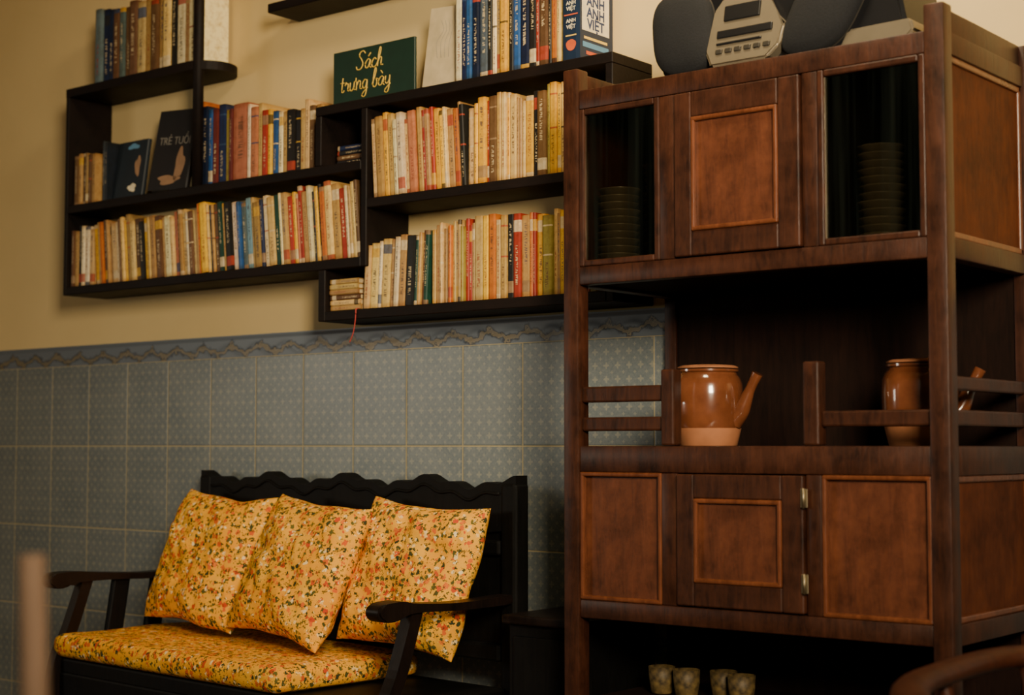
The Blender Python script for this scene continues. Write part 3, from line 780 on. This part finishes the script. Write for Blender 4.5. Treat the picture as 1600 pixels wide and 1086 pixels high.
sloped("tape_deck", BLACKP, -1.588, -1.508, 0.096, 0.128)
sloped("display", BLACKP, -1.600, -1.478, 0.062, 0.078)
for k in range(6): sloped("button", SILVER2, -1.600 + k * 0.021, -1.585 + k * 0.021, 0.030, 0.040)
sloped("slot", BLACKP, -1.600, -1.500, 0.048, 0.053)

# ------------------------------------------------------------------ bench (built square, then turned slightly off the wall)
bx0, bx1 = -3.455, -2.240
PIV = Vector((bx0, -0.055, 0))
sofa = empty("wooden_bench", PIV, "black-stained carved wooden bench with arms against the tiled wall", "bench")
def crest(x):
    u = (x - bx0) / (bx1 - bx0)
    w = math.cos(2 * pi * u * 4)
    return 0.866 + 0.011 * w + 0.006 * math.cos(2 * pi * u * 12)
n = 160
poly = [(bx0 + (bx1 - bx0) * i / n, crest(bx0 + (bx1 - bx0) * i / n)) for i in range(n + 1)]
poly = [(bx0, 0.76)] + poly + [(bx1, 0.76)]
low = [(bx1 - (bx1 - bx0) * i / 40, 0.762 - 0.012 * abs(math.sin(pi * i / 40 * 4))) for i in range(1, 40)]
bm = bmesh.new(); prism(bm, poly + low, -0.088, -0.05)
tube(bm, [(bx0 + 0.05 + (bx1 - bx0 - 0.10) * i / 120, -0.088, crest(bx0 + 0.05 + (bx1 - bx0 - 0.10) * i / 120) - 0.024) for i in range(121)], 0.004, 8)
finish(bm, "crest_rail", SOFA_W, sofa)
bm = bmesh.new()
add_box(bm, bx0 - 0.002, bx0 + 0.045, -0.093, -0.045, 0, 0.870, 0.008); add_box(bm, bx1 - 0.045, bx1 + 0.002, -0.093, -0.045, 0, 0.866, 0.008)
add_box(bm, bx0 + 0.05, bx1 - 0.05, -0.075, -0.06, 0.46, 0.77)
add_box(bm, bx0 + 0.05, bx1 - 0.05, -0.093, -0.05, 0.70, 0.735, 0.006)
add_box(bm, bx0 + 0.05, bx1 - 0.05, -0.093, -0.05, 0.46, 0.50, 0.006)
finish(bm, "backrest", SOFA_W, sofa)
bm = bmesh.new()
add_box(bm, bx0 - 0.02, bx1 - 0.03, -0.515, -0.09, 0.365, 0.405, 0.006)
add_box(bm, bx0 - 0.02, bx1 - 0.03, -0.517, -0.49, 0.28, 0.37, 0.006)
finish(bm, "seat", SOFA_W, sofa)
for side, x in (("far", bx0 - 0.035), ("near", bx1 - 0.045)):
    dy = 0.0 if side == "far" else 0.062
    bm = bmesh.new()
    xa, xb = x - 0.006, x + 0.042
    a1 = crom([(-0.09, 0, 0.615), (-0.25, 0, 0.610), (-0.38, 0, 0.616), (-0.49 + dy, 0, 0.624), (-0.545 + dy, 0, 0.618), (-0.556 + dy, 0, 0.600), (-0.540 + dy, 0, 0.584), (-0.505 + dy, 0, 0.584), (-0.470 + dy, 0, 0.595), (-0.36, 0, 0.597), (-0.25, 0, 0.593), (-0.09, 0, 0.595)], 4)
    va = [bm.verts.new((xa, p.x, p.z)) for p in a1]; vb = [bm.verts.new((xb, p.x, p.z)) for p in a1]
    bm.faces.new(va); bm.faces.new(vb[::-1])
    for i in range(len(va)):
        j = (i + 1) % len(va); bm.faces.new((va[j], va[i], vb[i], vb[j]))
    es = [e for e in bm.edges if any(len(f.verts) > 6 for f in e.link_faces)]
    bmesh.ops.bevel(bm, geom=es, offset=0.005, segments=2, affect='EDGES')
    smooth(finish(bm, "armrest", ARM_W, sofa), 40)
    bm = bmesh.new()
    pts = crom([(x + 0.018, -0.525 + dy, 0.0), (x + 0.018, -0.533 + dy, 0.2), (x + 0.018, -0.520 + dy, 0.38), (x + 0.018, -0.480 + dy, 0.48), (x + 0.018, -0.440 + dy, 0.596)], 6)
    rings = []
    for i, p in enumerate(pts):
        hw, hd = 0.016, 0.020 - 0.005 * (i / len(pts))
        rings.append([bm.verts.new((p.x + sx * hw, p.y + sy2 * hd, p.z)) for sx, sy2 in ((-1, -1), (1, -1), (1, 1), (-1, 1))])
    for a, c in zip(rings, rings[1:]):
        for i in range(4):
            j = (i + 1) % 4; bm.faces.new((a[i], a[j], c[j], c[i]))
    bm.faces.new(rings[0][::-1]); bm.faces.new(rings[-1])
    finish(bm, "leg", ARM_W, sofa)
    if side == "far":
        for yy in (-0.36, -0.24):
            bm = bmesh.new(); add_beam(bm, (x + 0.018, yy, 0.40), (x + 0.018, yy + 0.03, 0.598), 0.018, 0.040, 0.003); finish(bm, "arm_slat", SOFA_W, sofa)
TH = math.radians(-5.0)
sofa.rotation_euler = (0, 0, TH)

bm = bmesh.new()
px0, px1, py0, py1, pz0, pz1 = -3.485, -2.535, -0.530, -0.10, 0.4060, 0.466
bmesh.ops.create_cube(bm, size=1.0)
bmesh.ops.subdivide_edges(bm, edges=list(bm.edges), cuts=31, use_grid_fill=True)
for v in bm.verts:
    sx, sy2, sz = v.co.x * 2, v.co.y * 2, v.co.z * 2
    cx, cy = (px0 + px1) / 2, (py0 + py1) / 2
    hx, hy, hz = (px1 - px0) / 2, (py1 - py0) / 2, (pz1 - pz0) / 2
    p = Vector((sx * hx, sy2 * hy, sz * hz))
    r = 0.026
    q = Vector((max(-hx + r, min(hx - r, p.x)), max(-hy + r, min(hy - r, p.y)), max(-hz + r, min(hz - r, p.z))))
    dd = p - q
    if dd.length > 1e-6: dd = dd.normalized() * r
    p2 = q + dd
    if sz > 0: p2.z += 0.004 * mnoise.noise(Vector((p2.x * 6, p2.y * 6, 1)))
    v.co = Vector((cx + p2.x, cy + p2.y, (pz0 + pz1) / 2 + p2.z))
pad = smooth(finish(bm, "seat_cushion", FLORAL, origin=PIV), 80)
pad.rotation_euler = (0, 0, TH)
tag(pad, "long thin yellow floral seat cushion on the wooden bench", "cushion")

def pillow(cx, y_bot, y_top, z_bot, half, half_h, thick, roll, yaw, seed, label):
    bm = bmesh.new(); N = 48
    for side in (1, -1):
        g = []
        for i in range(N + 1):
            colv = []
            for j in range(N + 1):
                s, t = -1 + 2 * i / N, -1 + 2 * j / N
                s = math.sin(s * pi / 2); t = math.sin(t * pi / 2)
                x = half * s * (1 - 0.055 * (1 - t * t)); z = half_h * t * (1 - 0.085 * (1 - s * s))
                x += 0.008 * mnoise.noise(Vector((t * 1.5, seed, 3))) * s * s
                z += 0.010 * mnoise.noise(Vector((s * 1.5, seed, 9))) * t * t
                puff = max(0.0, (1 - s ** 4) * (1 - t ** 4)) ** 0.55
                w = mnoise.noise(Vector((s * 1.8 + seed, t * 1.8, side * 2.0))) * 0.020 * puff
                w += mnoise.noise(Vector((s * 4.0 + seed, t * 4.0, side * 3.0 + 5))) * 0.010
                w += 0.006 * (1 - abs(mnoise.noise(Vector((s * 5 + seed, t * 3 + s * 3, 2)))) * 2.5)
                colv.append(bm.verts.new((x, side * (thick * puff) + w * puff, z)))
            g.append(colv)
        for i in range(N):
            for j in range(N): bm.faces.new((g[i][j], g[i + 1][j], g[i + 1][j + 1], g[i][j + 1]))
    bmesh.ops.remove_doubles(bm, verts=bm.verts, dist=0.0010)
    for v in bm.verts: v.co.z += half_h
    o = smooth(finish(bm, "throw_pillow", FLORAL, origin=(0, 0, 0)), 180)
    lean = math.atan2(y_top - y_bot, 2 * half_h)
    o.location = (cx, y_bot, z_bot)
    o.rotation_euler = (Matrix.Rotation(yaw, 3, 'Z') @ Matrix.Rotation(-lean, 3, 'X') @ Matrix.Rotation(roll, 3, 'Y')).to_euler()
    tag(o, label, "pillow", "floral throw pillows on the bench"); return o
pillow(-3.245, -0.315, -0.170, 0.486, 0.196, 0.182, 0.060, 0.05, -0.08, 1.0, "yellow floral square pillow leaning on the bench back")
pillow(-2.850, -0.385, -0.225, 0.488, 0.194, 0.180, 0.064, 0.08, -0.14, 4.0, "yellow floral square pillow leaning on the bench back")
pillow(-2.502, -0.325, -0.215, 0.484, 0.194, 0.176, 0.058, 0.05, -0.06, 8.0, "yellow floral square pillow beside the bench arm")

# side table
tb = empty("side_table", (-2.10, -0.18, 0), "small black wooden side table between bench and cabinet", "table")
bm = bmesh.new(); add_box(bm, -2.195, -1.965, -0.31, -0.03, 0.565, 0.585, 0.004); finish(bm, "table_top", ARM_W, tb)
bm = bmesh.new(); add_box(bm, -2.185, -1.975, -0.295, -0.04, 0.10, 0.565, 0.003)
add_box(bm, -2.17, -1.99, -0.302, -0.293, 0.36, 0.54, 0.003); add_box(bm, -2.17, -1.99, -0.302, -0.293, 0.14, 0.33, 0.003)
finish(bm, "table_body", SOFA_W, tb)
for x in (-2.172, -1.988):
    for y in (-0.283, -0.052):
        bm = bmesh.new(); add_box(bm, x - 0.012, x + 0.012, y - 0.012, y + 0.012, 0, 0.10); finish(bm, "leg", SOFA_W, tb)

# ------------------------------------------------------------------ armchair in front of the cabinet
cx, cy = -0.735, -0.775
ch = empty("armchair", (cx, cy, 0), "polished red-brown wooden armchair with curved back rail", "chair")
bm = bmesh.new()
pts = []
for k in range(0, 41):
    a = math.radians(60 + 240 * k / 40)
    ca, sa = math.cos(a), math.sin(a); p = 3.2; rr = 0.245
    pts.append(Vector((cx + rr * math.copysign(abs(ca) ** (2 / p), ca), cy + rr * math.copysign(abs(sa) ** (2 / p), sa), 0.610 + 0.018 * math.cos(a - pi * 0.62))))
tube(bm, pts, 0.027, 16, 0.62)
smooth(finish(bm, "back_rail", REDCHAIR, ch), 60)
bm = bmesh.new(); lathe(bm, [(0, 0.40), (0.20, 0.40), (0.225, 0.405), (0.23, 0.42), (0.22, 0.432), (0, 0.43)], 40, (cx, cy, 0)); smooth(finish(bm, "seat", REDCHAIR, ch), 50)
for a in (45, 135, 225, 315):
    ar = math.radians(a); bm = bmesh.new()
    tube(bm, [(cx + 0.19 * math.cos(ar), cy + 0.19 * math.sin(ar), 0.41), (cx + 0.215 * math.cos(ar), cy + 0.215 * math.sin(ar), 0.0)], [0.018, 0.014], 12)
    smooth(finish(bm, "leg", REDCHAIR, ch), 60)
for a in (90, 135, 180, 225, 270):
    ar = math.radians(a); bm = bmesh.new(); rt = 0.245 if a % 90 == 0 else 0.275
    tube(bm, [(cx + 0.20 * math.cos(ar), cy + 0.20 * math.sin(ar), 0.42), (cx + rt * math.cos(ar), cy + rt * math.sin(ar), 0.608)], 0.011, 10)
    smooth(finish(bm, "spindle", REDCHAIR, ch), 60)

# ------------------------------------------------------------------ pale chair close to the viewer
Fh = Vector((-0.627, 0.779, 0)); Rh = Vector((0.779, 0.627, 0))
p0 = Vector((-1.036, -2.294, 0))
pc = empty("wooden_chair", p0 - Rh * 0.18 - Fh * 0.2, "pale worn wooden chair with upright back posts", "chair")
def rod(name, a, c, r0, r1=None, par=pc, mat=PALECHAIR, n=14):
    bm = bmesh.new(); r1 = r0 if r1 is None else r1
    L = 8; tube(bm, [Vector(a).lerp(Vector(c), k / L) for k in range(L + 1)], [r0 + (r1 - r0) * k / L for k in range(L + 1)], n)
    return smooth(finish(bm, name, mat, par), 60)
pL = p0 - Rh * 0.36
rod("back_post", p0 + Rh * 0.035, p0 + Rh * 0.003 + Vector((0, 0, 0.868)), 0.013, 0.010)
rod("back_post", pL, pL + Vector((0, 0, 0.86)), 0.014, 0.010)
for z in (0.66, 0.55):
    rod("back_rail", p0 + Vector((0, 0, z)) , pL + Vector((0, 0, z)), 0.009)
rod("leg", p0 - Fh * 0.36, p0 - Fh * 0.36 + Vector((0, 0, 0.44)), 0.016)
rod("leg", pL - Fh * 0.36, pL - Fh * 0.36 + Vector((0, 0, 0.44)), 0.016)
bm = bmesh.new()
q = [p0, pL, pL - Fh * 0.38, p0 - Fh * 0.38]
a = [bm.verts.new(v + Vector((0, 0, 0.43))) for v in q]; c = [bm.verts.new(v + Vector((0, 0, 0.455))) for v in q]
bm.faces.new(a); bm.faces.new(c[::-1])
for i in range(4):
    j = (i + 1) % 4; bm.faces.new((a[j], a[i], c[i], c[j]))
bmesh.ops.bevel(bm, geom=list(bm.edges), offset=0.005, segments=2, affect='EDGES')
finish(bm, "seat", PALECHAIR, pc)

# ------------------------------------------------------------------ lights
def area(name, loc, target, size, sizey, power, col, spread=180):
    L = bpy.data.lights.new(name, 'AREA'); L.shape = 'RECTANGLE'; L.size = size; L.size_y = sizey
    L.energy = power; L.color = col; L.spread = math.radians(spread)
    o = bpy.data.objects.new(name, L); COL.objects.link(o); o.location = loc
    o.rotation_euler = (Vector(target) - Vector(loc)).to_track_quat('-Z', 'Y').to_euler(); return o
area("window_light", (0.75, -3.0, 2.0), (-2.25, 0, 1.45), 0.7, 0.9, 37, (1.0, 0.83, 0.58), 70)
area("ceiling_lamp_light", (-1.45, -0.9, 2.8), (-1.9, 0.0, 1.8), 0.35, 0.35, 25, (1.0, 0.82, 0.52))
area("left_window_light", (-5.9, -3.3, 1.35), (-2.7, 0, 1.1), 0.9, 0.6, 3.2, (1.0, 0.93, 0.78), 70)
w = bpy.data.worlds.new("World"); S.world = w; w.use_nodes = True
bg = w.node_tree.nodes["Background"]; bg.inputs[0].default_value = (0.72, 0.92, 0.72, 1); bg.inputs[1].default_value = 0.03

# ------------------------------------------------------------------ camera
cd = bpy.data.cameras.new("Camera"); cam = bpy.data.objects.new("Camera", cd); COL.objects.link(cam)
cam.location = (0, -3.0, 0.95)
pitch = math.atan(154 / 2475)
d = Vector((-0.627 * math.cos(pitch), 0.779 * math.cos(pitch), math.sin(pitch)))
cam.rotation_euler = d.to_track_quat('-Z', 'Y').to_euler()
cd.sensor_width = 36; cd.lens = 2475 / 1600 * 36; cd.clip_start = 0.05
cd.dof.use_dof = True; cd.dof.focus_distance = 3.45; cd.dof.aperture_fstop = 3.2
S.camera = cam
